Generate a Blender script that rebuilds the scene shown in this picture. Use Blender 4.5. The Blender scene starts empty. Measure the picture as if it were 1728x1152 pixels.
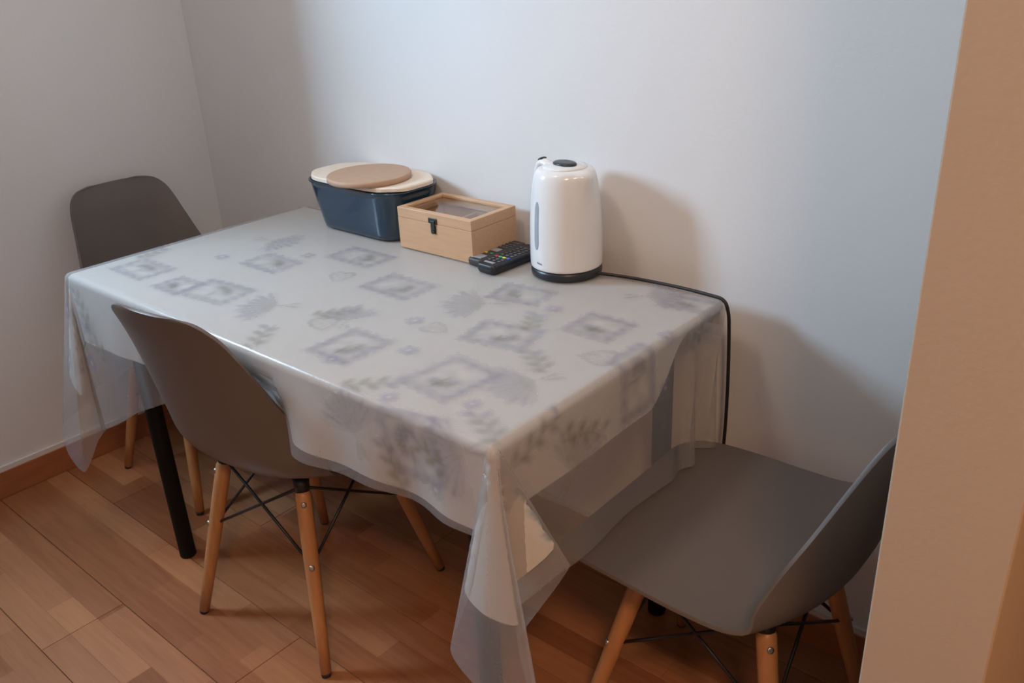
import bpy, bmesh, math, random
import numpy as np
from mathutils import Vector, Matrix

random.seed(7)
rng = np.random.default_rng(7)
S = bpy.context.scene
COL = S.collection
PI = math.pi

# ------------------------------------------------------------------ camera
CAM = (2.53657921, -1.43820979, 1.371346)
YAW, PITCH, ROLL, FPX = -0.723158544, 0.420194488, -0.0486261958, 1469.66771
def cam_axes():
    cy, sy, cp, sp = math.cos(YAW), math.sin(YAW), math.cos(PITCH), math.sin(PITCH)
    f = Vector((sy*cp, cy*cp, -sp)); r = Vector((cy, -sy, 0)); u = r.cross(f)
    cr, sr = math.cos(ROLL), math.sin(ROLL)
    return cr*r + sr*u, -sr*r + cr*u, f
r_, u_, f_ = cam_axes()
cd = bpy.data.cameras.new('camera'); co = bpy.data.objects.new('camera', cd); COL.objects.link(co)
M = Matrix((( r_.x, u_.x, -f_.x, CAM[0]), (r_.y, u_.y, -f_.y, CAM[1]), (r_.z, u_.z, -f_.z, CAM[2]), (0, 0, 0, 1)))
co.matrix_world = M
cd.sensor_fit = 'HORIZONTAL'; cd.sensor_width = 36; cd.lens = FPX*36/1728; cd.clip_start = 0.02
S.camera = co

# ------------------------------------------------------------------ world, lights, exposure
W = bpy.data.worlds.new('sky'); S.world = W; W.use_nodes = True
bg = W.node_tree.nodes['Background']; bg.inputs[0].default_value = (0.62, 0.78, 1.0, 1); bg.inputs[1].default_value = 1.0
def area(name, loc, rot, sx, sy, power, color, shape='RECTANGLE'):
    l = bpy.data.lights.new(name, 'AREA'); l.shape = shape; l.size = sx; l.size_y = sy
    l.energy = power; l.color = color
    o = bpy.data.objects.new(name, l); COL.objects.link(o); o.location = loc; o.rotation_euler = rot
    return o
WIN_Y, WIN_Z, WIN_W, WIN_H = -1.17, 1.62, 0.32, 0.46
area('window_daylight', (-0.075, WIN_Y, WIN_Z), (0, -PI/2, math.radians(24)), WIN_H, WIN_W*.95, 38.5, (0.52, 0.76, 1.0))
area('hall_lamp_light', (3.15, -1.95, 2.50), (0, 0, 0), 0.36, 0.36, 34, (1.0, 0.61, 0.35), 'DISK')
area('kitchen_lamp_light', (1.2, -0.95, 2.46), (0, 0, 0), 0.34, 0.34, 8.5, (1.0, 0.82, 0.68), 'DISK')
S.view_settings.view_transform = 'Standard'; S.view_settings.look = 'None'
S.view_settings.gamma = 1; S.view_settings.use_curve_mapping = False
S.view_settings.exposure = 0.07

# ------------------------------------------------------------------ materials
def mat(name, col, rough=0.5, noise=0.0, nscale=20.0, bump=0.0, bscale=200.0, metal=0.0, spec=0.5, stretch=None, coat=0.0):
    m = bpy.data.materials.new(name); m.use_nodes = True
    nt = m.node_tree; b = nt.nodes['Principled BSDF']
    b.inputs['Base Color'].default_value = (*col, 1); b.inputs['Roughness'].default_value = rough
    b.inputs['Metallic'].default_value = metal; b.inputs['Specular IOR Level'].default_value = spec
    b.inputs['Coat Weight'].default_value = coat
    tc = nt.nodes.new('ShaderNodeTexCoord')
    vec = tc.outputs['Object']
    if stretch:
        mp = nt.nodes.new('ShaderNodeMapping'); mp.inputs['Scale'].default_value = stretch
        nt.links.new(vec, mp.inputs['Vector']); vec = mp.outputs['Vector']
    n = nt.nodes.new('ShaderNodeTexNoise'); n.inputs['Scale'].default_value = nscale; n.inputs['Detail'].default_value = 5
    nt.links.new(vec, n.inputs['Vector'])
    mx = nt.nodes.new('ShaderNodeMix'); mx.data_type = 'RGBA'
    mx.inputs[6].default_value = (*[c*(1-noise) for c in col], 1); mx.inputs[7].default_value = (*[min(1, c*(1+noise)) for c in col], 1)
    nt.links.new(n.outputs['Fac'], mx.inputs[0]); nt.links.new(mx.outputs[2], b.inputs['Base Color'])
    if bump:
        n2 = nt.nodes.new('ShaderNodeTexNoise'); n2.inputs['Scale'].default_value = bscale; n2.inputs['Detail'].default_value = 3
        nt.links.new(vec, n2.inputs['Vector'])
        bp = nt.nodes.new('ShaderNodeBump'); bp.inputs['Strength'].default_value = bump; bp.inputs['Distance'].default_value = 0.002
        nt.links.new(n2.outputs['Fac'], bp.inputs['Height']); nt.links.new(bp.outputs['Normal'], b.inputs['Normal'])
    return m

M_wall = mat('white_wall_paint', (0.74, 0.73, 0.72), 0.75, 0.02, 3, 0.15, 120)
M_ceil = mat('ceiling_paint', (0.80, 0.79, 0.77), 0.85, 0.02, 3)
M_jamb = mat('beige_wall_paint', (0.45, 0.38, 0.30), 0.7, 0.02, 4, 0.15, 150)
M_ochre = mat('ochre_bounce_paint', (0.40, 0.25, 0.14), 0.7, 0.03, 4)  # invented tone for unseen walls, warms and dims the bounce light
M_base = mat('brown_baseboard_wood', (0.36, 0.125, 0.05), 0.38, 0.25, 9, stretch=(1, 1, 8))
M_caulk = mat('white_cap_strip', (0.70, 0.67, 0.63), 0.6, 0.05)
M_chair = mat('taupe_plastic', (0.135, 0.110, 0.095), 0.42, 0.04, 30, 0.04, 500)
M_leg = mat('beech_wood', (0.47, 0.22, 0.085), 0.42, 0.22, 14, stretch=(6, 6, 0.7))
M_blackmetal = mat('black_metal', (0.010, 0.010, 0.012), 0.42, 0.05)
M_tleg = mat('matt_black_table_leg', (0.006, 0.006, 0.007), 0.7, 0.05, spec=0.2)
M_steel = mat('steel', (0.45, 0.44, 0.42), 0.35, 0.05, metal=1.0)
M_rubber = mat('dark_rubber', (0.02, 0.018, 0.017), 0.7, 0.05)
M_tabletop = mat('white_table_laminate', (0.62, 0.60, 0.57), 0.5, 0.03)
M_bread = mat('black_enamel_blue_reflection', (0.008, 0.034, 0.066), 0.11, 0.08, 20, 0.10, 30, spec=0.9)  # black bin; blue in the base colour stands in for a reflection
M_lid = mat('pale_bamboo', (0.78, 0.66, 0.53), 0.5, 0.08, 10, stretch=(1, 12, 12))
M_disc = mat('brown_cork_wood', (0.46, 0.29, 0.19), 0.6, 0.08, 60)
M_bamboo = mat('bamboo_box_wood', (0.58, 0.355, 0.20), 0.48, 0.12, 12, stretch=(1.5, 14, 14))
M_kettle = mat('glossy_white_plastic', (0.80, 0.79, 0.78), 0.16, 0.01)
M_kdark = mat('charcoal_plastic', (0.022, 0.024, 0.03), 0.35, 0.05)
M_gauge = mat('grey_water_gauge', (0.34, 0.40, 0.46), 0.15, 0.1, 25)
M_mark = mat('grey_print', (0.25, 0.27, 0.32), 0.4, 0.02)
M_remote = mat('black_remote_plastic', (0.013, 0.013, 0.016), 0.4, 0.05)
M_remote2 = mat('dark_grey_remote_plastic', (0.045, 0.044, 0.048), 0.45, 0.05)
M_btn = mat('grey_rubber_button', (0.10, 0.10, 0.11), 0.5, 0.05)
M_bred = mat('red_button', (0.55, 0.03, 0.06), 0.4); M_bgreen = mat('green_button', (0.03, 0.35, 0.16), 0.4)
M_byellow = mat('yellow_button', (0.75, 0.62, 0.12), 0.4); M_bblue = mat('blue_button', (0.05, 0.12, 0.55), 0.4)
M_bpale = mat('pale_panel', (0.30, 0.30, 0.31), 0.4)
M_cord = mat('black_cord', (0.012, 0.010, 0.010), 0.5)
M_inner = mat('cream_cloth', (0.61, 0.595, 0.575), 0.8, 0.05, 40, 0.2, 600)
M_sachet = mat('white_paper', (0.75, 0.74, 0.75), 0.55, 0.05, 60)
M_latch = mat('antique_dark_metal', (0.05, 0.06, 0.055), 0.4, 0.3, 80, metal=0.8)
M_frame = mat('white_window_frame', (0.78, 0.78, 0.78), 0.4, 0.02)
M_shade = mat('lamp_shade_white', (0.8, 0.78, 0.74), 0.5)

def glass_mat(name, tint, alpha, rough=0.03):
    m = bpy.data.materials.new(name); m.use_nodes = True; nt = m.node_tree
    b = nt.nodes['Principled BSDF']; out = nt.nodes['Material Output']
    nt.nodes.remove(b); b = nt.nodes.new('ShaderNodeBsdfGlossy'); b.inputs['Color'].default_value = (*tint, 1); b.inputs['Roughness'].default_value = rough
    tr = nt.nodes.new('ShaderNodeBsdfTransparent'); tr.inputs[0].default_value = (0.97, 0.98, 0.98, 1)
    lw = nt.nodes.new('ShaderNodeLayerWeight'); pw = nt.nodes.new('ShaderNodeMath'); pw.operation = 'POWER'; pw.inputs[1].default_value = 4
    nt.links.new(lw.outputs['Facing'], pw.inputs[0]); fr = nt.nodes.new('ShaderNodeMath'); fr.operation = 'MULTIPLY'; fr.inputs[1].default_value = 0.6; nt.links.new(pw.outputs[0], fr.inputs[0])
    ad = nt.nodes.new('ShaderNodeMath'); ad.operation = 'ADD'; ad.inputs[1].default_value = alpha; ad.use_clamp = True
    nt.links.new(fr.outputs[0], ad.inputs[0])
    mx = nt.nodes.new('ShaderNodeMixShader')
    nt.links.new(ad.outputs[0], mx.inputs[0]); nt.links.new(tr.outputs[0], mx.inputs[1]); nt.links.new(b.outputs[0], mx.inputs[2])
    nt.links.new(mx.outputs[0], out.inputs['Surface'])
    return m
M_glass = glass_mat('clear_glass', (0.7, 0.72, 0.74), 0.03)
M_pane = glass_mat('window_glass', (0.8, 0.85, 0.9), 0.01)

def floor_mat():
    m = bpy.data.materials.new('laminate_wood'); m.use_nodes = True; nt = m.node_tree; L = nt.links
    b = nt.nodes['Principled BSDF']
    geo = nt.nodes.new('ShaderNodeNewGeometry')
    oi = nt.nodes.new('ShaderNodeObjectInfo')
    mp = nt.nodes.new('ShaderNodeMapping'); mp.inputs['Location'].default_value = (0, 0.828, 0)
    L.new(geo.outputs['Position'], mp.inputs['Vector'])
    br = nt.nodes.new('ShaderNodeTexBrick')
    br.inputs['Scale'].default_value = 1.0; br.inputs['Brick Width'].default_value = 0.37; br.inputs['Row Height'].default_value = 0.064
    br.inputs['Mortar Size'].default_value = 0.0006; br.offset = 0.37; br.offset_frequency = 2; br.squash = 1.0
    br.inputs['Bias'].default_value = 0.0
    br.inputs['Color1'].default_value = (0.0, 0.0, 0.0, 1); br.inputs['Color2'].default_value = (1, 1, 1, 1); br.inputs['Mortar'].default_value = (0.2, 0.2, 0.2, 1)
    L.new(mp.outputs['Vector'], br.inputs['Vector'])
    mp2 = nt.nodes.new('ShaderNodeMapping'); mp2.inputs['Scale'].default_value = (3.0, 42.0, 1)
    L.new(geo.outputs['Position'], mp2.inputs['Vector'])
    ns = nt.nodes.new('ShaderNodeTexNoise'); ns.inputs['Scale'].default_value = 1.6; ns.inputs['Detail'].default_value = 6; ns.inputs['Roughness'].default_value = 0.6
    L.new(mp2.outputs['Vector'], ns.inputs['Vector'])
    a1 = nt.nodes.new('ShaderNodeMath'); a1.operation = 'MULTIPLY_ADD'; a1.inputs[1].default_value = 0.42
    L.new(br.outputs['Color'], a1.inputs[0])
    a2 = nt.nodes.new('ShaderNodeMath'); a2.operation = 'MULTIPLY_ADD'; a2.inputs[1].default_value = 0.14
    L.new(oi.outputs['Random'], a2.inputs[0])
    a3 = nt.nodes.new('ShaderNodeMath'); a3.operation = 'MULTIPLY'; a3.inputs[1].default_value = 0.5
    L.new(ns.outputs['Fac'], a3.inputs[0]); L.new(a3.outputs[0], a2.inputs[2]); L.new(a2.outputs[0], a1.inputs[2])
    cr = nt.nodes.new('ShaderNodeValToRGB'); e = cr.color_ramp.elements
    e[0].position = 0.18; e[0].color = (0.215, 0.064, 0.021, 1)
    e[1].position = 0.85; e[1].color = (0.50, 0.225, 0.10, 1)
    L.new(a1.outputs[0], cr.inputs[0]); L.new(cr.outputs[0], b.inputs['Base Color'])
    b.inputs['Roughness'].default_value = 0.30; b.inputs['Specular IOR Level'].default_value = 0.5
    return m
M_floor = floor_mat()
M_floor.node_tree.nodes['Principled BSDF'].inputs['Coat Weight'].default_value = 0.25
M_floor.node_tree.nodes['Principled BSDF'].inputs['Coat Roughness'].default_value = 0.25

# printed translucent vinyl: print colour comes from a colour attribute computed below
def vinyl_mat():
    m = bpy.data.materials.new('printed_vinyl'); m.use_nodes = True; nt = m.node_tree; L = nt.links
    b = nt.nodes['Principled BSDF']; out = nt.nodes['Material Output']
    at = nt.nodes.new('ShaderNodeAttribute'); at.attribute_name = 'print'
    L.new(at.outputs['Color'], b.inputs['Base Color'])
    b.inputs['Roughness'].default_value = 0.22; b.inputs['Specular IOR Level'].default_value = 0.6
    tl = nt.nodes.new('ShaderNodeBsdfTranslucent'); L.new(at.outputs['Color'], tl.inputs[0])
    m1 = nt.nodes.new('ShaderNodeMixShader'); m1.inputs[0].default_value = 0.25
    L.new(b.outputs[0], m1.inputs[1]); L.new(tl.outputs[0], m1.inputs[2])
    tr = nt.nodes.new('ShaderNodeBsdfTransparent'); tr.inputs[0].default_value = (0.93, 0.90, 0.86, 1)
    m2 = nt.nodes.new('ShaderNodeMixShader')
    L.new(at.outputs['Alpha'], m2.inputs[0])
    L.new(tr.outputs[0], m2.inputs[1]); L.new(m1.outputs[0], m2.inputs[2]); L.new(m2.outputs[0], out.inputs['Surface'])
    geo = nt.nodes.new('ShaderNodeNewGeometry')
    ns = nt.nodes.new('ShaderNodeTexNoise'); ns.inputs['Scale'].default_value = 16; ns.inputs['Detail'].default_value = 4
    L.new(geo.outputs['Position'], ns.inputs['Vector'])
    bp = nt.nodes.new('ShaderNodeBump'); bp.inputs['Strength'].default_value = 0.2; bp.inputs['Distance'].default_value = 0.006
    L.new(ns.outputs['Fac'], bp.inputs['Height']); L.new(bp.outputs['Normal'], b.inputs['Normal'])
    return m
M_vinyl = vinyl_mat()

# ------------------------------------------------------------------ mesh helpers
def link(name, me, m, parent=None, smooth=False):
    o = bpy.data.objects.new(name, me); COL.objects.link(o)
    if m and not me.materials: me.materials.append(m)
    if parent: o.parent = parent
    if smooth:
        for p in me.polygons: p.use_smooth = True
    return o
def bm_obj(name, bm, m, parent=None, smooth=False):
    me = bpy.data.meshes.new(name); bmesh.ops.recalc_face_normals(bm, faces=bm.faces); bm.to_mesh(me); bm.free()
    return link(name, me, m, parent, smooth)
def box_bm(x0, x1, y0, y1, z0, z1, bevel=0, seg=2):
    bm = bmesh.new(); bmesh.ops.create_cube(bm, size=1)
    for v in bm.verts:
        v.co = Vector((x0 + (v.co.x+.5)*(x1-x0), y0 + (v.co.y+.5)*(y1-y0), z0 + (v.co.z+.5)*(z1-z0)))
    if bevel: bmesh.ops.bevel(bm, geom=bm.edges[:], offset=bevel, segments=seg, affect='EDGES', profile=.5)
    return bm
def box(name, x0, x1, y0, y1, z0, z1, m, parent=None, bevel=0, seg=2):
    return bm_obj(name, box_bm(x0, x1, y0, y1, z0, z1, bevel, seg), m, parent, False)
def rings_mesh(name, rings, m, parent=None, cap0=True, cap1=True, smooth=True):
    """loft closed rings of equal length"""
    n = len(rings[0]); vs = [tuple(v) for r in rings for v in r]; fs = []
    for i in range(len(rings)-1):
        for j in range(n):
            k = (j+1) % n
            fs.append((i*n+j, i*n+k, (i+1)*n+k, (i+1)*n+j))
    if cap0: fs.append(tuple(range(n))[::-1])
    if cap1: fs.append(tuple((len(rings)-1)*n+j for j in range(n)))
    me = bpy.data.meshes.new(name); me.from_pydata(vs, [], fs); me.update()
    o = link(name, me, m, parent)
    if smooth:
        for p in me.polygons: p.use_smooth = len(p.vertices) == 4
    return o
def tube(name, pts, rad, m, parent=None, n=10, smooth=True):
    """tube along points; rad float or list"""
    pts = [Vector(p) for p in pts]; rad = rad if isinstance(rad, (list, tuple)) else [rad]*len(pts)
    rings = []; ref = None
    for i, p in enumerate(pts):
        t = (pts[min(i+1, len(pts)-1)] - pts[max(i-1, 0)]).normalized()
        if ref is None: ref = Vector((1, 0, 0)) if abs(t.x) < .9 else Vector((0, 1, 0))
        a = (ref - t*ref.dot(t)).normalized(); b = t.cross(a); ref = a
        rings.append([p + rad[i]*(math.cos(2*PI*k/n)*a + math.sin(2*PI*k/n)*b) for k in range(n)])
    return rings_mesh(name, rings, m, parent, smooth=smooth)
def lathe(name, prof, m, parent=None, n=40, center=(0, 0)):
    rings = [[(center[0]+r*math.cos(2*PI*k/n), center[1]+r*math.sin(2*PI*k/n), z) for k in range(n)] for r, z in prof]
    return rings_mesh(name, rings, m, parent)
def empty(name, loc=(0, 0, 0), rz=0):
    o = bpy.data.objects.new(name, None); COL.objects.link(o); o.location = loc; o.rotation_euler = (0, 0, rz); o.empty_display_size = .05
    return o
def tag(o, label, cat, group=None):
    o['label'] = label; o['category'] = cat
    if group: o['group'] = group
    return o
def struct(o, label=None):
    o['kind'] = 'structure'
    if label: o['label'] = label
    return o
def copy_tree(o, parent=None):
    c = o.copy(); COL.objects.link(c); c.parent = parent
    for ch in list(o.children): copy_tree(ch, c)
    return c
def catmull(P, n):
    """sample n points on a Catmull-Rom spline through rows of P"""
    P = np.array(P, float); k = len(P); out = []
    for t in np.linspace(0, k-1, n):
        i = min(int(t), k-2); u = t-i
        p0 = P[max(i-1, 0)]; p1 = P[i]; p2 = P[i+1]; p3 = P[min(i+2, k-1)]
        out.append(.5*((2*p1) + (-p0+p2)*u + (2*p0-5*p1+4*p2-p3)*u*u + (-p0+3*p1-3*p2+p3)*u**3))
    return np.array(out)

# ------------------------------------------------------------------ room shell
RX, FY, CZ, BY = 3.75, -3.3, 2.58, 0.03
fl = struct(box('floor', -0.02, RX, FY, BY+0.02, -0.06, -0.0115, M_base), 'orange brown wood strip laminate floor')
PW, PL = 0.192, 1.29
plank_cache = {}
row = 0
y_edges = []
y = -0.828
while y > FY: y -= PW
while y < BY:
    y0, y1 = max(y, FY), min(y+PW, BY)
    k = round((y + 0.828)/PW)
    xo = {-1: 0.727, 0: 1.158}.get(k, (0.727 + 0.431*(k+1)) % PL)
    x = xo
    while x > 0: x -= PL
    while x < RX:
        x0, x1 = max(x, 0.0), min(x+PL, RX)
        if x1 - x0 > .01 and y1 - y0 > .01:
            key = (round(x1-x0, 4), round(y1-y0, 4))
            if key not in plank_cache:
                bm = box_bm(.0006, key[0]-.0006, .0006, key[1]-.0006, -.0115, 0, 0)
                bmesh.ops.bevel(bm, geom=[e for e in bm.edges if all(v.co.z > -.001 for v in e.verts)], offset=.0008, segments=1, affect='EDGES')
                me = bpy.data.meshes.new('plank'); bm.to_mesh(me); bm.free(); me.materials.append(M_floor); plank_cache[key] = me
            p = bpy.data.objects.new('plank', plank_cache[key]); COL.objects.link(p); p.parent = fl; p.location = (x0, y0, 0)
        x += PL
    y += PW

struct(box('wall_back', -0.15, RX, BY, BY+0.12, -0.06, CZ+.1, M_wall), 'plain white painted back wall behind the table')
# left wall with a window opening (outside the frame, towards the camera side)
wl = bmesh.new()
wy0, wy1, wz0, wz1 = WIN_Y-WIN_W/2-.03, WIN_Y+WIN_W/2+.03, WIN_Z-WIN_H/2-.03, WIN_Z+WIN_H/2+.03
def add_box(bm, *a):
    t = box_bm(*a); me = bpy.data.meshes.new('t'); t.to_mesh(me); t.free(); bm.from_mesh(me); bpy.data.meshes.remove(me)
for a in [(-.15, 0, wy1, BY, -.06, CZ+.1), (-.15, 0, FY-.1, wy0, -.06, CZ+.1), (-.15, 0, wy0, wy1, -.06, wz0), (-.15, 0, wy0, wy1, wz1, CZ+.1)]:
    add_box(wl, *a)
struct(bm_obj('wall_left', wl, M_wall), 'plain white painted left wall')
# added out-of-view block on the left wall, shades the back corner from the window
struct(box('wall_left_blocker', 0, .185, -.82, -.68, 1.08, CZ, M_wall))
wn = struct(box('window_1', -.14, -.10, wy0, wy0+.03, wz0, wz1, M_frame))
for a in [(-.14, -.10, wy1-.03, wy1, wz0, wz1), (-.14, -.10, wy0+.03, wy1-.03, wz0, wz0+.03), (-.14, -.10, wy0+.03, wy1-.03, wz1-.03, wz1)]:
    box('window_frame', *a, M_frame, wn)
box('pane', -.122, -.118, wy0+.03, wy1-.03, wz0+.03, wz1-.03, M_pane, wn)
struct(box('wall_front', -.15, RX, FY-.12, FY, -.06, CZ+.1, M_ochre))
struct(box('wall_right', RX, RX+.12, FY-.12, BY+.12, -.06, CZ+.1, M_ochre))
struct(box('ceiling', -.15, RX+.12, FY-.12, BY+.12, CZ, CZ+.1, M_ceil))
# partition between kitchen and hall; its end is the beige door jamb on the right
PX0, PX1, PY = 2.345, 2.455, -0.70
struct(box('wall_partition', PX0, PX1, PY, BY, 0.0, CZ, M_jamb, bevel=.002, seg=2), 'beige painted end of the partition wall at the right')
struct(box('wall_partition', PX0, PX1, FY, -1.62, 0.0, CZ, M_wall, bevel=.002, seg=2), 'white partition wall beyond the doorway')
struct(box('wall_partition_lintel', PX0, PX1, -1.62, PY, 2.06, CZ, M_wall))
bl = struct(box('baseboard_left', 0.0, .012, FY, BY-.013, 0, .080, M_base, bevel=.002), 'brown wooden baseboard along the left wall')
box('cap_strip', 0.0, .009, FY, BY-.01, .080, .094, M_caulk, bl)
bb = struct(box('baseboard_back', .013, PX0, BY-.012, BY, 0, .080, M_base, bevel=.002), 'brown wooden baseboard along the back wall')
box('cap_strip', .01, PX0, BY-.009, BY, .080, .094, M_caulk, bb)

# ceiling lamps (outside the frame): shade rings around the area lights
def ceiling_lamp(loc, r, label):
    e = tag(empty('ceiling_lamp', loc), label, 'lamp')
    lathe('shade', [(r+.012, 0), (r+.02, -.02), (r+.02, -.085), (r+.012, -.085), (r+.012, 0)], M_shade, e, 36)
    lathe('mount', [(.05, -.001), (.05, -.02), (.01, -.025)], M_shade, e, 20)

# ------------------------------------------------------------------ chairs
def build_chair():
    e = empty('dining_chair')
    ctl = [(.240, .416, .11, 0), (.238, .424, .16, 0), (.222, .438, .20, .004), (.175, .446, .224, .010), (.085, .443, .234, .016),
           (-.02, .433, .238, .024), (-.11, .427, .238, .036), (-.172, .440, .236, .056), (-.212, .485, .226, .074), (-.233, .55, .205, .070),
           (-.250, .620, .186, .056), (-.266, .695, .168, .040), (-.280, .760, .152, .025), (-.290, .794, .135, .016), (-.296, .814, .110, .010), (-.299, .823, .070, .006)]
    NR, NC = 62, 33
    c = catmull(ctl, NR)
    vs, fs = [], []
    for i in range(NR):
        t = c[min(i+1, NR-1), :2] - c[max(i-1, 0), :2]; t /= np.linalg.norm(t)
        N = np.array([t[1], -t[0]])
        for j in range(NC):
            v = -1 + 2*j/(NC-1); v = math.copysign(abs(math.sin(v*PI/2))**.9, v) if abs(v) > 1e-9 else 0
            w = v*c[i, 2]; l = c[i, 3]*abs(v)**2.6
            vs.append((w, c[i, 0]+N[0]*l, c[i, 1]+N[1]*l))
    for i in range(NR-1):
        for j in range(NC-1):
            fs.append((i*NC+j, i*NC+j+1, (i+1)*NC+j+1, (i+1)*NC+j))
    me = bpy.data.meshes.new('seat_shell'); me.from_pydata(vs, [], fs); me.update()
    s = link('seat_shell', me, M_chair, e, True)
    md = s.modifiers.new('thick', 'SOLIDIFY'); md.thickness = .007; md.offset = -1
    bv = s.modifiers.new('round', 'BEVEL'); bv.width = .0025; bv.segments = 2; bv.limit_method = 'ANGLE'; bv.angle_limit = math.radians(50)
    legs = []
    for sx, sy in ((-1, -1), (1, -1), (1, 1), (-1, 1)):
        top = Vector((sx*.118, sy*.112 - .005, .392)); foot = Vector((sx*.195, sy*.20, .0))
        legs.append((top, foot))
        P = [foot + (top-foot)*t for t in (.02, .0201, .25, .5, .75, .97, 1.0)]
        lg = tube('leg', P, [.0105, .0115, .0135, .0152, .0163, .0165, .013], M_leg, e, 14)
        tube('foot_pad', [foot, foot + (top-foot)*.022], [.010, .011], M_rubber, lg, 12)
        d = (top-foot).normalized()
        for tt in (.60, .93):
            q = foot + (top-foot)*tt; out = Vector((sx, sy, 0)).normalized(); out = (out - d*out.dot(d)).normalized()
            tube('bolt', [q + out*.010, q + out*.0178, q + out*.0185], [.006, .006, .003], M_steel, lg, 10)
        tube('seat_mount', [top - d*.004, top + Vector((0, 0, .026)) + Vector((-sx*.006, -sy*.006, 0))], [.0145, .018], M_blackmetal, e, 12)
    for i in range(4):
        for a, b in ((i, (i+1) % 4), ((i+1) % 4, i)):
            p = legs[a][0] + Vector((0, 0, .006)); q = legs[b][1] + (legs[b][0]-legs[b][1])*.60
            k = legs[b][0] - legs[b][1]
            tube('brace_wire', [p, p*.5+q*.5, q], .0033, M_blackmetal, e, 8)
    # cross bars beneath the seat
    for a, b in ((0, 2), (1, 3)):
        tube('seat_bar', [legs[a][0] + Vector((0, 0, .012)), legs[b][0] + Vector((0, 0, .012))], .005, M_blackmetal, e, 8)
    return e
chair = build_chair()
chairs = [((1.077, -.501, 0), math.radians(7.5), 'taupe plastic chair with wooden legs seen from behind at the long side'),
          ((.348, -.318, 0), -PI/2, 'taupe chair at the far table end beside the left wall'),
          ((2.005, -.285, 0), PI/2, 'taupe chair at the right table end partly hidden by the beige jamb')]
for i, (loc, rz, lab) in enumerate(chairs):
    o = chair if i == 0 else copy_tree(chair)
    o.location = loc; o.rotation_euler = (0, 0, rz)
    tag(o, lab, 'chair', 'taupe shell chairs around the table')

# ------------------------------------------------------------------ table
TXL, TXR, TYF, TYB, ZT = .560, 1.816, -.675, -.040, .750
tb = tag(empty('dining_table', ((TXL+TXR)/2, (TYF+TYB)/2, 0)), 'rectangular dining table with round black legs under the printed cloth', 'table')
cx, cy = (TXL+TXR)/2, (TYF+TYB)/2
box('table_top', TXL-cx, TXR-cx, TYF-cy, TYB-cy, ZT-.034, ZT, M_tabletop, tb, bevel=.004)
for lx, ly in ((.683, -.63), (1.738, -.63), (.683, -.085), (1.738, -.085)):
    lg = lathe('leg', [(.018, .0), (.020, .003), (.020, .68), (.020, .7155)], M_tleg, tb, 24, (lx-cx, ly-cy))
    lathe('mounting_plate', [(.045, .711), (.045, .7158)], M_blackmetal, lg, 20, (lx-cx, ly-cy))

# ------------------------------------------------------------------ table cloths
def smooth(e0, e1, x):
    t = np.clip((x-e0)/(e1-e0), 0, 1); return t*t*(3-2*t)
def edge_profile(d, rc):
    q = rc*PI/2
    ang = np.minimum(d, q)/rc
    return rc*np.sin(ang), rc*(1-np.cos(ang)) + np.maximum(d-q, 0)
def way(t, W):
    """Catmull-Rom through waypoints W: rows (t, tiltx, tilty, L)"""
    W = np.array(W, float); out = np.zeros(t.shape+(3,))
    for i in range(len(W)-1):
        m = (t >= W[i, 0]) & (t <= W[i+1, 0] + 1e-9)
        u = ((t[m]-W[i, 0])/(W[i+1, 0]-W[i, 0]))[:, None]
        p0 = W[max(i-1, 0), 1:]; p1 = W[i, 1:]; p2 = W[i+1, 1:]; p3 = W[min(i+2, len(W)-1), 1:]
        m1 = (p2-p0)*.35; m2 = (p3-p1)*.35
        out[m] = (2*u**3-3*u**2+1)*p1 + (u**3-2*u**2+u)*m1 + (-2*u**3+3*u**2)*p2 + (u**3-u**2)*m2
    return out
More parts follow.
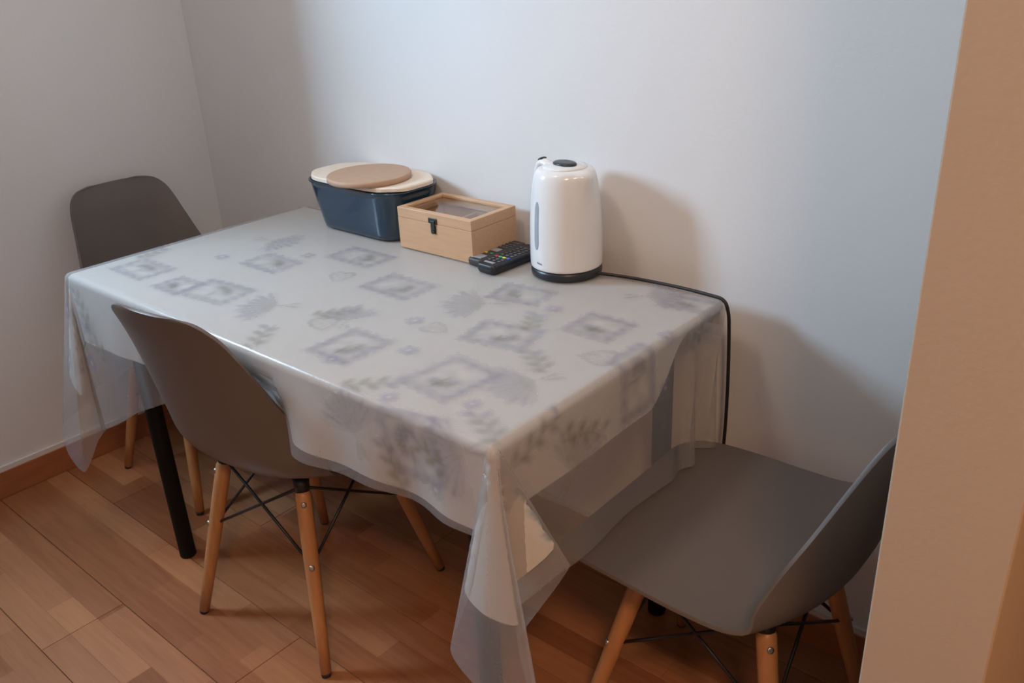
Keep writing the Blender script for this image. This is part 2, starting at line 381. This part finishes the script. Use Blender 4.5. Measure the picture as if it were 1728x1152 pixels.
def drape(xl, xr, yf, yb, zt, rc, hL, hR, hF, hB, WA, WC, step, waves, hF_fun=None, hR_fun=None, zn=0.0):
    """returns vertices, faces, sheet coordinates; normalised hang coordinates outside the table edge"""
    nx = max(4, int((xr-xl)/step)); ny = max(4, int((yb-yf)/step))
    nL, nR, nF, nB = [max(6, int(h/step)) for h in (hL, hR, hF, hB)]
    ax = np.concatenate([-np.linspace(1, 0, nL, endpoint=False), np.zeros(0)]); 
    U = np.concatenate([np.linspace(-1, 0, nL, endpoint=False), np.linspace(0, 1, nx), 1+np.linspace(0, 1, nR+1)[1:]])
    V = np.concatenate([np.linspace(-1, 0, nF, endpoint=False), np.linspace(0, 1, ny), 1+np.linspace(0, 1, nB+1)[1:]])
    u, v = np.meshgrid(U, V)              # rows: y, cols: x
    uc, vc = np.clip(u, 0, 1), np.clip(v, 0, 1)
    X = xl + uc*(xr-xl); Y = yf + vc*(yb-yf); Z = np.full_like(X, zt)
    sa = X.copy(); sb = Y.copy()          # sheet coords
    hFv = hF_fun(X) if hF_fun else np.full_like(X, hF)
    hRv = hR_fun(Y) if hR_fun else np.full_like(X, hR)
    dl, dr, df, db = np.maximum(-u, 0)*hL, np.maximum(u-1, 0)*hRv, np.maximum(-v, 0)*hFv, np.maximum(v-1, 0)*hB
    sa += dr - dl; sb += db - df
    inner = (dl+dr+df+db) == 0
    Z = Z + inner*zn*(np.sin(X*9+Y*4)*np.sin(Y*13-X*5) + .6*np.sin(X*31+1)*np.sin(Y*27))
    only_r = (dr > 0) & (df == 0) & (db == 0); only_l = (dl > 0) & (df == 0) & (db == 0)
    only_f = (df > 0) & (dl == 0) & (dr == 0); only_b = (db > 0) & (dl == 0) & (dr == 0)
    for msk, d, ox, oy, s in ((only_r, dr, 1, 0, Y), (only_l, dl, -1, 0, Y), (only_f, df, 0, -1, X), (only_b, db, 0, 1, X)):
        o, z = edge_profile(d, rc)
        wv = waves(s, d, ox, oy)
        X = np.where(msk, X + ox*(o+wv), X); Y = np.where(msk, Y + oy*(o+wv), Y); Z = np.where(msk, zt - z, Z)
    for sgn, Wp, dx, hx, hfc in ((-1, WA, dl, hL, hFv), (1, WC, dr, hRv, hFv)):
        msk = (dx > 0) & (df > 0)
        r = np.hypot(dx, df); ph = np.arctan2(dx, df)
        rmax = np.minimum(hfc/np.maximum(np.cos(ph), 1e-6), hx/np.maximum(np.sin(ph), 1e-6))
        t = np.clip(ph/(PI/2), 0, 1)
        w = way(t, Wp)
        rr = r/rmax*w[..., 2]
        o, z = edge_profile(rr, rc)
        X = np.where(msk, (xl if sgn < 0 else xr) + sgn*o*np.sin(ph) + z*w[..., 0], X)
        Y = np.where(msk, yf - o*np.cos(ph) + z*w[..., 1], Y)
        Z = np.where(msk, zt - z/np.sqrt(1 + .6*(w[..., 0]**2 + w[..., 1]**2)), Z)
    bad = ((dl > 0) | (dr > 0)) & (db > 0)
    nV, nU = u.shape
    idx = np.arange(nU*nV).reshape(nV, nU)
    q = np.stack([idx[:-1, :-1], idx[:-1, 1:], idx[1:, 1:], idx[1:, :-1]], -1).reshape(-1, 4)
    bq = bad.reshape(-1)[q].any(1)
    q = q[~bq]
    used = np.zeros(nU*nV, bool); used[q.reshape(-1)] = True
    rm = -np.ones(nU*nV, int); rm[used] = np.arange(used.sum())
    P = np.stack([X, Y, Z], -1).reshape(-1, 3)[used]
    return P, rm[q], sa.reshape(-1)[used], sb.reshape(-1)[used]
def sheet_obj(name, P, Q, m):
    me = bpy.data.meshes.new(name)
    me.vertices.add(len(P)); me.vertices.foreach_set('co', P.astype(np.float32).ravel())
    me.loops.add(len(Q)*4); me.loops.foreach_set('vertex_index', Q.astype(np.int32).ravel())
    me.polygons.add(len(Q)); me.polygons.foreach_set('loop_start', np.arange(0, len(Q)*4, 4, dtype=np.int32))
    me.update(calc_edges=True); me.validate()
    me.polygons.foreach_set('use_smooth', np.ones(len(Q), bool))
    return link(name, me, m)

XL, XR, YF, YB = .552, 1.824, -.683, -.033
def waves_out(s, d, ox, oy):
    if oy == -1:   # front
        k = smooth(XL, XL+.25, s)*smooth(XR, XR-.12, s)
        chair = smooth(.80, .90, s)*smooth(1.38, 1.24, s)       # pushed in by the chair back
        return d*(.03 + k*(.06*np.sin(s*14+.6) + .03*np.sin(s*37)) - .36*chair)*(d > 0)*smooth(0, .1, d)
    if ox == 1:    # right end, stronger folds towards the wall
        k = smooth(YF, YF+.1, s); near = smooth(-.26, -.08, s)
        return d*(.02*k + .015*k*np.sin(s*22) + near*(.07*np.sin(s*75+1.0) - .02))*smooth(0, .08, d)
    if ox == -1:
        k = smooth(YF, YF+.1, s); return d*(.03 + .08*np.sin(s*30))*k*smooth(0, .1, d)
    return 0*s
WA = [(0, 0, 0, .41), (.16, .02, -.07, .43), (.34, .0, -.15, .50), (.52, -.14, -.17, .47), (.70, -.26, -.14, .42), (.85, -.10, -.02, .34), (1, 0, 0, .30)]
WC = [(0, 0, 0, .165), (.10, -.10, -.07, .22), (.24, -.205, -.09, .385), (.38, .0, -.14, .405), (.54, .25, -.10, .455), (.66, .06, .02, .34), (.84, .16, .40, .265), (1, 0, 0, .298)]
hF_out = lambda x: np.interp(x, [.55, .64, .75, .86, 1.0, 1.2, 1.83], [.41, .365, .30, .25, .20, .182, .165])
P, Q, sa, sb = drape(XL, XR, YF, YB, .7560, .014, .30, .298, .30, .09, WA, WC, .0042, waves_out, hF_out, None, .0006)

def chair_field():
    s = next(c for c in chair.children if c.name.startswith('seat_shell'))
    a = np.array([v.co[:] for v in s.data.vertices]); th = chair.rotation_euler[2]; c_, s_ = math.cos(th), math.sin(th)
    return np.stack([chair.location[0] + a[:, 0]*c_ - a[:, 1]*s_, chair.location[1] + a[:, 0]*s_ + a[:, 1]*c_, a[:, 2]], -1)
CH = chair_field()
def keep_clear(P, gap):
    top = {}
    for x, y, z in CH:
        if z < .50: continue
        for i in (-2, -1, 0, 1, 2):
            for j in (-2, -1, 0, 1, 2):
                k = (int(x/.012)+i, int(z/.012)+j); top[k] = max(top.get(k, -9), y)
    m = np.where((P[:, 1] < -.55) & (P[:, 0] > .75) & (P[:, 0] < 1.45) & (P[:, 2] < .752))[0]
    for q in m:
        k = (int(P[q, 0]/.012), int(P[q, 2]/.012))
        if k in top and P[q, 1] < top[k] + gap: P[q, 1] = top[k] + gap
    return P
P = keep_clear(P, .006)
# ---- the print, computed per point of the sheet
BASE = np.array([.57, .57, .585]); LAV = np.array([.27, .26, .32]); SAGE = np.array([.22, .22, .16]); PUR = np.array([.25, .22, .36]); PALE = np.array([.70, .68, .65])
colr = np.tile(BASE, (len(sa), 1)); alpha = np.full(len(sa), .36)
def rot(x, y, cx_, cy_, a):
    dx, dy = x-cx_, y-cy_; c, s = math.cos(a), math.sin(a)
    return dx*c + dy*s, -dx*s + dy*c
def blend(mask, c, k=1.0, da=.66):
    global colr, alpha
    f = np.clip(mask*k, 0, 1)[:, None]
    colr = colr*(1-f) + c*f; alpha = alpha*(1-f[:, 0]) + da*f[:, 0]
def n2(x, y, s, seed=0):
    return .5 + .25*np.sin(x*s*1.0+seed*1.7 + 1.3*np.sin(y*s*.7+seed)) + .25*np.sin(y*s*1.3+seed*2.1 + 1.1*np.sin(x*s*.9))
def soft(d, w=.0022): return 1/(1+np.exp(np.clip(d/w, -40, 40)))
def frame(px, py, w, h, a, c=LAV, inner=SAGE, seed=0):
    x, y = rot(sa, sb, px, py, a); near = (abs(x) < w) & (abs(y) < h)
    d = np.maximum(abs(x)-w/2, abs(y)-h/2) + (n2(x, y, 260, seed)-.5)*.006
    ring = soft(d)*(1-soft(d+.019))
    blend(ring*(.35+.65*n2(x, y, 210, seed)), c, .9)
    ins = soft(d+.020)
    blend(ins*n2(x, y, 120, seed+3), c, .22); blend(ins*(1-n2(x, y, 120, seed+3)), PALE, .6, .46)
    # little sprig with flower heads in the picture
    for k in range(5):
        ang = -1.0 + k*.5 + seed*.3; lx = .55*(w/2-.02)*math.sin(ang); ly = .6*(h/2-.016)*math.cos(ang)
        bl = soft(np.hypot((x-lx)/1.3, (y-ly))-.0085*(.6+.8*n2(x, y, 500, seed)), .003)
        blend(bl*ins, inner if k % 2 else LAV, .7)
    st = soft(abs(x+.15*y*math.sin(seed))-.0025, .0015)*soft(y-.0)*ins; blend(st, SAGE, .8)
def fan(px, py, R, a, seed=0):
    x, y = rot(sa, sb, px, py, a); r = np.hypot(x, y); th = np.arctan2(x, y)
    edge = R*(.80+.20*np.abs(np.sin(th*9+seed)))
    head = soft(r-edge, .003)*soft(R*.22-r, .004)*soft(abs(th)-1.15, .06)
    blend(head*(.22+.78*np.abs(np.sin(th*13+seed))**1.5)*(.45+.55*n2(x, y, 380, seed)), LAV, .95)
    stem = soft(abs(th)-1.0, .1)*soft(r-R*.34, .003)*(.4+.6*np.abs(np.sin(th*10))); blend(stem, SAGE, .45)
    tail = soft(abs(np.abs(np.arctan2(x, -y)) - .22)-.10, .03)*soft(r-R*.5, .003); blend(tail, SAGE, .6)
def heart(px, py, R, a, seed=0):
    x, y = rot(sa, sb, px, py, a); X_, Y_ = x/R, y/R
    f = (X_**2 + (Y_-np.sqrt(np.abs(X_))*.75)**2)
    ring = np.exp(-((f-.8)/.20)**2); blend(ring*(.5+.5*n2(x, y, 420, seed)), LAV*.6+SAGE*.4, .8)
    blend(soft((f-.45)*.02, .004)*n2(x, y, 350, seed+2), SAGE, .35)
def flower(px, py, R, seed=0):
    x, y = rot(sa, sb, px, py, seed*.9); r = np.hypot(x, y); th = np.arctan2(y, x)
    d = r - R*(.72+.28*np.abs(np.cos(th*2.0+seed))) + (n2(x, y, 600, seed)-.5)*.006
    blend(soft(d, .0022)*(.55+.45*np.clip(r/R, 0, 1)), PUR, .75); blend(soft(r-R*.22, .001), PALE, .8)
def sprig(px, py, R, a, seed=0):
    x, y = rot(sa, sb, px, py, a)
    blend(soft(abs(x-.2*y*np.sin(y*30+seed))-.0018, .001)*soft(abs(y)-R), SAGE, .7)
    for k in range(7):
        t = -R + (k+.5)*2*R/7; s = 1 if k % 2 else -1
        lx, ly = rot(x, y, s*.011, t, s*.7)
        blend(soft(np.hypot(lx/1.9, ly)-.0062, .0016), SAGE if k < 5 else LAV, .75)
# motif places read off the cloth (table coordinates)
FR = [(0.672, -0.575, 0.14, 0.09, 0), (0.95, -0.561, 0.15, 0.1, 0.1), (0.893, -0.383, 0.13, 0.09, 0), (1.035, -0.242, 0.15, 0.09, 0), (1.252, -0.327, 0.14, 0.1, 0), (1.402, -0.581, 0.11, 0.12, 0), (1.591, -0.392, 0.13, 0.1, 0.2), (1.635, -0.567, 0.12, 0.13, -0.1), (1.712, -0.267, 0.105, 0.1, 0), (1.79, -0.084, 0.11, 0.07, 0.1), (0.846, -0.588, 0.1, 0.08, 0), (1.492, -0.22, 0.12, 0.09, 0.15), (1.872, -0.333, 0.14, 0.1, 0.0), (1.669, -0.743, 0.13, 0.12, 0.2)]
for i, (x, y, w, h, a) in enumerate(FR): frame(x, y, w, h, a, seed=i*1.3+.4)
for i, (x, y, R, a) in enumerate([(0.747, -0.284, 0.085, -1.4), (1.133, -0.537, 0.085, 2.2), (1.308, -0.51, 0.07, 0.7), (1.466, -0.295, 0.09, 2.2), (1.753, -0.497, 0.085, 2.6), (1.699, -0.094, 0.085, -0.9), (1.781, -0.712, 0.09, 2.0), (1.542, -0.766, 0.08, 0.4), (1.95, -0.529, 0.08, 1.0)]): fan(x, y, R, a, i*1.1)
for i, (x, y, R, a) in enumerate([(1.774, -0.375, 0.03, -1.2), (1.107, -0.364, 0.028, 0.4), (1.481, -0.441, 0.024, 1.5), (1.288, -0.55, 0.03, 0.8)]): heart(x, y, R, a, i)
for i, (x, y, R) in enumerate([(0.756, -0.422, 0.016), (1.503, -0.535, 0.017), (1.593, -0.246, 0.016), (1.602, -0.673, 0.015), (1.724, -0.614, 0.014), (0.924, -0.304, 0.016), (1.42, -0.636, 0.015), (1.415, -0.436, 0.017), (1.83, -0.228, 0.017), (1.923, -0.252, 0.015), (0.887, -0.723, 0.02), (0.6, -0.8, 0.02), (0.49, -0.9, 0.02), (0.5, -0.76, 0.022), (0.59, -0.9, 0.022), (0.42, -0.85, 0.02), (1.72, -0.80, 0.014)]): flower(x, y, R, i+1)
for i, (x, y, R, a) in enumerate([(1.23, -0.646, 0.05, 0.6), (1.547, -0.655, 0.05, -0.8), (1.705, -0.437, 0.045, 1.0), (0.583, -0.497, 0.04, 0.3), (1.783, -0.649, 0.05, 1.1), (1.859, -0.598, 0.06, 0.3), (1.904, -0.482, 0.06, -0.4), (1.865, -0.133, 0.05, 0.2), (1.258, -0.49, 0.045, -0.6), (1.597, -0.312, 0.04, 0.5), (0.6, -0.76, 0.05, 0.4), (0.52, -0.82, 0.05, -0.5), (0.63, -0.84, 0.05, 0.9), (1.7, -0.74, 0.05, 1.2), (1.62, -0.8, 0.05, 0.4)]): sprig(x, y, R, a, i)
vin = sheet_obj('tablecloth', P, Q, M_vinyl)
ca = vin.data.color_attributes.new('print', 'FLOAT_COLOR', 'POINT')
ca.data.foreach_set('color', np.concatenate([colr, alpha[:, None]], 1).astype(np.float32).ravel())
tag(vin, 'translucent vinyl tablecloth printed with lavender pictures and bouquets', 'tablecloth')

WAi = [(0, 0, 0, .165), (.3, .0, -.06, .20), (.5, 0.0, -.14, .30), (.7, -.22, -.14, .26), (.85, -.10, -.02, .20), (1, 0, 0, .16)]
WCi = [(0, 0, 0, .155), (.10, -.10, -.060, .18), (.24, -.195, -.080, .265), (.38, .0, -.13, .275), (.54, .19, -.09, .275), (.66, .06, .01, .24), (.84, .22, .35, .20), (1, 0, 0, .125)]
hR_in = lambda y: .125 - .105*smooth(-.30, -.16, y)
hF_in = lambda x: .155 + .012*np.clip((1.15-x)/.6, 0, 1)
def waves_in(s, d, ox, oy): return waves_out(s, d, ox, oy)*.9 - .0*d
Pi, Qi, _, _ = drape(XL+.003, XR-.003, YF+.003, YB-.002, .7525, .0115, .16, .125, .16, .06, WAi, WCi, .008, waves_in, hF_in, hR_in, 0)
Pi = keep_clear(Pi, .009)
inn = sheet_obj('under_cloth', Pi, Qi, M_inner)
tag(inn, 'plain cream cloth lying under the printed vinyl tablecloth', 'cloth')

ZC = .7572   # resting height on the cloth
# ------------------------------------------------------------------ bread bin
def oct_ring(hx, hy, cxn, cyn, z, n=4, rad=.25):
    """chamfered rectangle with slightly rounded corners"""
    P8 = [(hx, -hy+cyn), (hx, hy-cyn), (hx-cxn, hy), (-hx+cxn, hy), (-hx, hy-cyn), (-hx, -hy+cyn), (-hx+cxn, -hy), (hx-cxn, -hy)]
    out = []
    for i in range(8):
        a, b, c = Vector(P8[i-1]), Vector(P8[i]), Vector(P8[(i+1) % 8])
        p, q = b + (a-b)*rad, b + (c-b)*rad
        for k in range(n+1):
            t = k/n; s = (1-t)**2*p + 2*t*(1-t)*b + t*t*q; out.append((s.x, s.y, z))
    return out
def rr_ring(hx, hy, r, z, n=8):
    out = []
    for sx, sy, a0 in ((1, 1, 0), (-1, 1, PI/2), (-1, -1, PI), (1, -1, 3*PI/2)):
        for k in range(n+1):
            a = a0 + PI/2*k/n; out.append((sx*(hx-r) + r*math.cos(a), sy*(hy-r) + r*math.sin(a), z))
    return out
BR = tag(empty('bread_bin', (.891, -.066, ZC), math.radians(-1.0)), 'black bread bin with pale wooden lid standing against the wall', 'bread bin')
H = .118
rings = [rr_ring(.135, .066, .045, 0), rr_ring(.142, .072, .05, .003), rr_ring(.146, .075, .053, .014)]
for t in np.linspace(.15, 1, 8): rings.append(rr_ring(.146+.024*t, .075+.015*t, .053+.012*t, .014+(H-.014)*t))
rings += [rr_ring(.173, .093, .066, H), rr_ring(.173, .093, .066, H+.003), rr_ring(.168, .088, .061, H+.003), rr_ring(.166, .086, .060, H-.01), rr_ring(.142, .072, .05, .012)]
rings_mesh('body', rings, M_bread, BR)
ld = rings_mesh('lid', [oct_ring(.158, .078, .07, .05, H-.008), oct_ring(.158, .078, .07, .05, H+.003), oct_ring(.174, .091, .060, .048, H+.0045),
                        oct_ring(.176, .093, .060, .048, H+.006), oct_ring(.176, .093, .060, .048, H+.013), oct_ring(.173, .090, .059, .047, H+.0155)], M_lid, BR, smooth=False)
ZL = ZC + H + .0158
DI = tag(empty('round_trivet', (.924, -.098, ZL)), 'round brown wooden trivet lying on the bread bin lid', 'trivet')
lathe('disc', [(.098, 0), (.101, .002), (.101, .011), (.0985, .0135)], M_disc, DI, 64)

# ------------------------------------------------------------------ tea box
TB = tag(empty('tea_box', (1.177, -.068, ZC)), 'bamboo tea box with glass lid and dark latch beside the bread bin', 'box')
hx, hy, hz, t = .115, .074, .072, .008
bd = bmesh.new()
for a in [(-hx, hx, -hy, -hy+t, 0, hz), (-hx, hx, hy-t, hy, 0, hz), (-hx, -hx+t, -hy+t, hy-t, 0, hz), (hx-t, hx, -hy+t, hy-t, 0, hz), (-hx+t, hx-t, -hy+t, hy-t, 0, .006)]:
    add_box(bd, *a, .0006, 1)
bm_obj('body', bd, M_bamboo, TB)
box('divider', -.002, .002, -hy+t, hy-t, .006, hz-.008, M_bamboo, TB)
lidf = bmesh.new(); fw, z0, z1 = .015, hz+.0004, hz+.0235
for a in [(-hx, hx, -hy, -hy+fw, z0, z1), (-hx, hx, hy-fw, hy, z0, z1), (-hx, -hx+fw, -hy+fw, hy-fw, z0, z1), (hx-fw, hx, -hy+fw, hy-fw, z0, z1)]:
    add_box(lidf, *a, .0012, 2)
lf = bm_obj('lid', lidf, M_bamboo, TB)
box('pane', -hx+fw, hx-fw, -hy+fw, hy-fw, hz+.016, hz+.018, M_glass, lf)
lt = box('latch', -.014, .012, -hy-.0022, -hy+.0002, hz+.001, hz+.013, M_latch, TB, bevel=.0009)
box('hasp', -.005, .007, -hy-.0045, -hy-.0022, hz-.012, hz+.008, M_latch, lt, bevel=.001)
lathe('latch_knob', [(.0035, 0), (.0045, .002), (.0035, .006)], M_latch, lt, 12, (.001, 0)).matrix_local = Matrix.Translation((0, -hy, hz-.018)) @ Matrix.Rotation(PI/2, 4, 'X')
box('latch_plate', -.008, .008, -hy-.0018, -hy+.0002, hz-.022, hz-.003, M_latch, TB, bevel=.0008)
# paper tea sachets in the box
def sachet(x, y, z, rz, tilt, label):
    n = 8; vs = []; fs = []
    for sgn in (1, -1):
        for i in range(n+1):
            for j in range(n+1):
                u, v = i/n*2-1, j/n*2-1
                vs.append((u*.030, v*.024, sgn*.0086*(1-u**4)*(1-v**4)))
    m_ = (n+1)**2
    for i in range(n):
        for j in range(n):
            a = i*(n+1)+j; fs.append((a, a+n+1, a+n+2, a+1)); fs.append((m_+a, m_+a+1, m_+a+n+2, m_+a+n+1))
    me = bpy.data.meshes.new('tea_sachet'); me.from_pydata(vs, [], fs); me.update()
    o = link('tea_sachet', me, M_sachet, None, True); o.location = (1.177+x, -.068+y, ZC+z); o.rotation_euler = (tilt, 0, rz)
    tag(o, label, 'sachet', 'paper sachets inside the tea box')
for (x, y, rz, wh) in ((.045, -.022, .15, 'front'), (.055, .030, -.1, 'rear')):
    for k, lv in enumerate(('lowest', 'middle', 'topmost')):
        sachet(x, y, .0150 + k*.0178, rz+.10*((k*7) % 3-1), 0, 'white paper sachet in the tea box, %s of the %s pile' % (lv, wh))

# ------------------------------------------------------------------ remotes
def remote(name, loc, rz, w, l, h, m, label, coloured):
    e = tag(empty(name, loc, rz), label, 'remote control', 'remote controls between tea box and kettle')
    rg = []
    for s, z in ((.90, 0), (.98, h*.25), (1.0, h*.6), (.97, h*.9), (.90, h)):
        rg.append([(x, y, z) for x, y, _ in rr_ring(w/2*s if s < 1 else w/2, l/2-(1-s)*w/2, w*.16, z, 5)])
    rings_mesh('body', rg, m, e)
    bw = .0075
    bmesh_cache = {}
    def btn(x, y, mm, sx=bw, sy=.005, nm='button'):
        key = (mm.name, sx, sy)
        if key not in bmesh_cache:
            bm = box_bm(-sx/2, sx/2, -sy/2, sy/2, 0, .0022, .0007, 1); me = bpy.data.meshes.new(nm); bm.to_mesh(me); bm.free(); me.materials.append(mm); bmesh_cache[key] = me
        o = bpy.data.objects.new(nm, bmesh_cache[key]); COL.objects.link(o); o.parent = e; o.location = (x, y, h-.0002)
    y0 = -l/2
    if coloured:
        btn(0, y0+.016, M_bpale, w*.55, .007, 'brand_panel')
        for k, mm in enumerate((M_bred, M_bgreen, M_byellow, M_bblue)): btn((k-1.5)*w*.21, y0+.055, mm, .0085, .006)
        for r in range(2):
            for k in range(3): btn((k-1)*w*.27, y0+.030+r*.011, M_btn)
        for r in range(6):
            for k in range(3): btn((k-1)*w*.27, y0+.070+r*.0115, M_btn)
    else:
        btn(0, y0+.020, M_bpale, w*.62, .022, 'panel')
        btn(-w*.22, y0+.048, M_byellow, .007, .006); btn(w*.2, y0+.048, M_bgreen, .007, .006)
        btn(0, y0+.072, M_bpale, w*.5, .018, 'navigation_pad')
        for r in range(4):
            for k in range(3): btn((k-1)*w*.27, y0+.094+r*.012, M_btn)
remote('remote_control', (1.358, -.094, ZC), math.radians(-3), .052, .160, .020, M_remote, 'black remote control with coloured buttons next to the kettle', True)
remote('remote_control', (1.3045, -.076, ZC), math.radians(-2), .040, .150, .016, M_remote2, 'dark grey remote control lying against the bamboo tea box', False)

# ------------------------------------------------------------------ kettle
KX, KY = 1.488, -.066
KB = tag(empty('kettle', (KX, KY, ZC)), 'glossy white electric kettle on a dark base by the wall', 'kettle')
lathe('base', [(.088, 0), (.092, .003), (.0925, .012), (.090, .018), (.088, .0195)], M_kdark, KB, 56)
SP = math.radians(-14)      # spout direction in plan
HD = SP + PI
def kring(r, z, spout=0.0, n=72):
    out = []
    for k in range(n):
        a = 2*PI*k/n; d = (a-SP+PI) % (2*PI) - PI
        rr = r + spout*math.exp(-(d/(.16+.012*max(0, (z-.16)/.01)))**2)
        out.append((rr*math.cos(a), rr*math.sin(a), z))
    return out
kp = [(.0885, .0205, 0), (.0925, .023, 0), (.0935, .035, 0), (.0932, .08, 0), (.0918, .125, 0), (.0885, .165, .001), (.0845, .198, .006), (.0800, .222, .013), (.0750, .235, .0155), (.0675, .2415, .0125), (.058, .2440, .006)]
prof = catmull(kp, 44)
body = rings_mesh('body', [kring(r, z, s) for r, z, s in prof], M_kettle, KB)
lathe('lid', [(.0575, .2430), (.056, .2465), (.046, .2485), (.025, .250), (.004, .2503)], M_kettle, KB, 48)
lb = rings_mesh('lid_button', [[(.036*s*math.cos(2*PI*k/32)*math.cos(HD) - .025*s*math.sin(2*PI*k/32)*math.sin(HD), .036*s*math.cos(2*PI*k/32)*math.sin(HD) + .025*s*math.sin(2*PI*k/32)*math.cos(HD), z) for k in range(32)]
                for s, z in ((1.0, .2485), (1.0, .2525), (.88, .2545), (.5, .2550))], M_kdark, KB)
# handle: C-shaped grip on the far left side with a dark inner face
HA = math.radians(170); hd = Vector((math.cos(HA), math.sin(HA), 0)); hs = Vector((-hd.y, hd.x, 0))
def hpt(r, z): return hd*r + Vector((0, 0, z))
hp = catmull([(.050, .238), (.072, .2445), (.090, .240), (.1020, .215), (.1060, .16), (.1060, .10), (.101, .062), (.088, .050)], 30)
rg = []
for i, (r, z) in enumerate(hp):
    t = hp[min(i+1, 29)] - hp[max(i-1, 0)]; t /= np.linalg.norm(t); nrm = Vector((0, 0, 0)) + hd*float(t[1]) + Vector((0, 0, -float(t[0])))
    rg.append([hpt(r, z) + nrm*(.0085*math.cos(2*PI*k/14)) + hs*(.0135*math.sin(2*PI*k/14)) for k in range(14)])
hn = rings_mesh('handle', rg, M_kettle, KB)
gr = [hpt(r, z) for r, z in hp[5:12]]
rings_mesh('thumb_switch', [[p + Vector((0, 0, .0085)) + hs*(.010*math.cos(2*PI*k/12)) + Vector((0, 0, .003*math.sin(2*PI*k/12))) + hd*.002 for k in range(12)] for p in gr[:4]], M_kdark, hn)
# water gauge on the side facing left/front
def on_body(az, z, off=0.0):
    r = np.interp(z, prof[:, 1], prof[:, 0]) + off
    return Vector((r*math.cos(az), r*math.sin(az), z))
GA = math.radians(-106)
vs = []; fs = []
NZ = 24
zs = np.linspace(.070, .178, NZ)
for i, z in enumerate(zs):
    e_ = min(i, NZ-1-i)/4; wd = .120*math.sqrt(max(0.12, 1-(1-min(1, e_))**2))
    for a in np.linspace(-wd, wd, 6): vs.append(on_body(GA+a, z, .0012 if abs(a) < wd*.9 else -.001))
for i in range(NZ-1):
    for j in range(5): fs.append((i*6+j, i*6+j+1, i*6+j+7, i*6+j+6))
me = bpy.data.meshes.new('water_gauge'); me.from_pydata([tuple(v) for v in vs], [], fs); me.update()
link('water_gauge', me, M_gauge, KB, True)
vs = []; fs = []
for i, a in enumerate(np.linspace(-.085, .10, 9)):
    zc = .0395 - .0002*i; hgt = (.0016, .0026, .0014, .0026, .0012, .0022, .0012, .0024, .0014)[i]
    vs += [on_body(GA+.10+a, zc-hgt, .0006), on_body(GA+.10+a, zc+hgt, .0006)]
for i in range(8): fs.append((2*i, 2*i+2, 2*i+3, 2*i+1))
me = bpy.data.meshes.new('printed_mark'); me.from_pydata([tuple(v) for v in vs], [], fs); me.update()
link('printed_mark', me, M_mark, KB)
KS = Vector((.80, .80, .90))
for ob in [o for o in KB.children_recursive]:
    for v in ob.data.vertices: v.co = Vector((v.co.x*KS.x, v.co.y*KS.y, v.co.z*KS.z))
# power cord over the table corner and down at the wall
cpts = catmull([(x-KX, y-KY, z-ZC) for x, y, z in [(1.545, -.066, .766), (1.575, -.050, .7625), (1.64, -.036, .7612), (1.73, -.031, .7610), (1.80, -.034, .7606), (1.832, -.036, .7575), (1.8435, -.036, .738), (1.847, -.034, .70), (1.850, -.032, .60), (1.850, -.03, .50), (1.848, -.03, .40), (1.85, -.03, .30)]], 60)
tube('power_cord', [tuple(c) for c in cpts], .0034, M_cord, KB, 10)

ceiling_lamp((1.2, -.95, CZ), .17, 'round white ceiling lamp above the dining table')
ceiling_lamp((3.15, -1.95, CZ), .18, 'round white ceiling lamp in the hall')
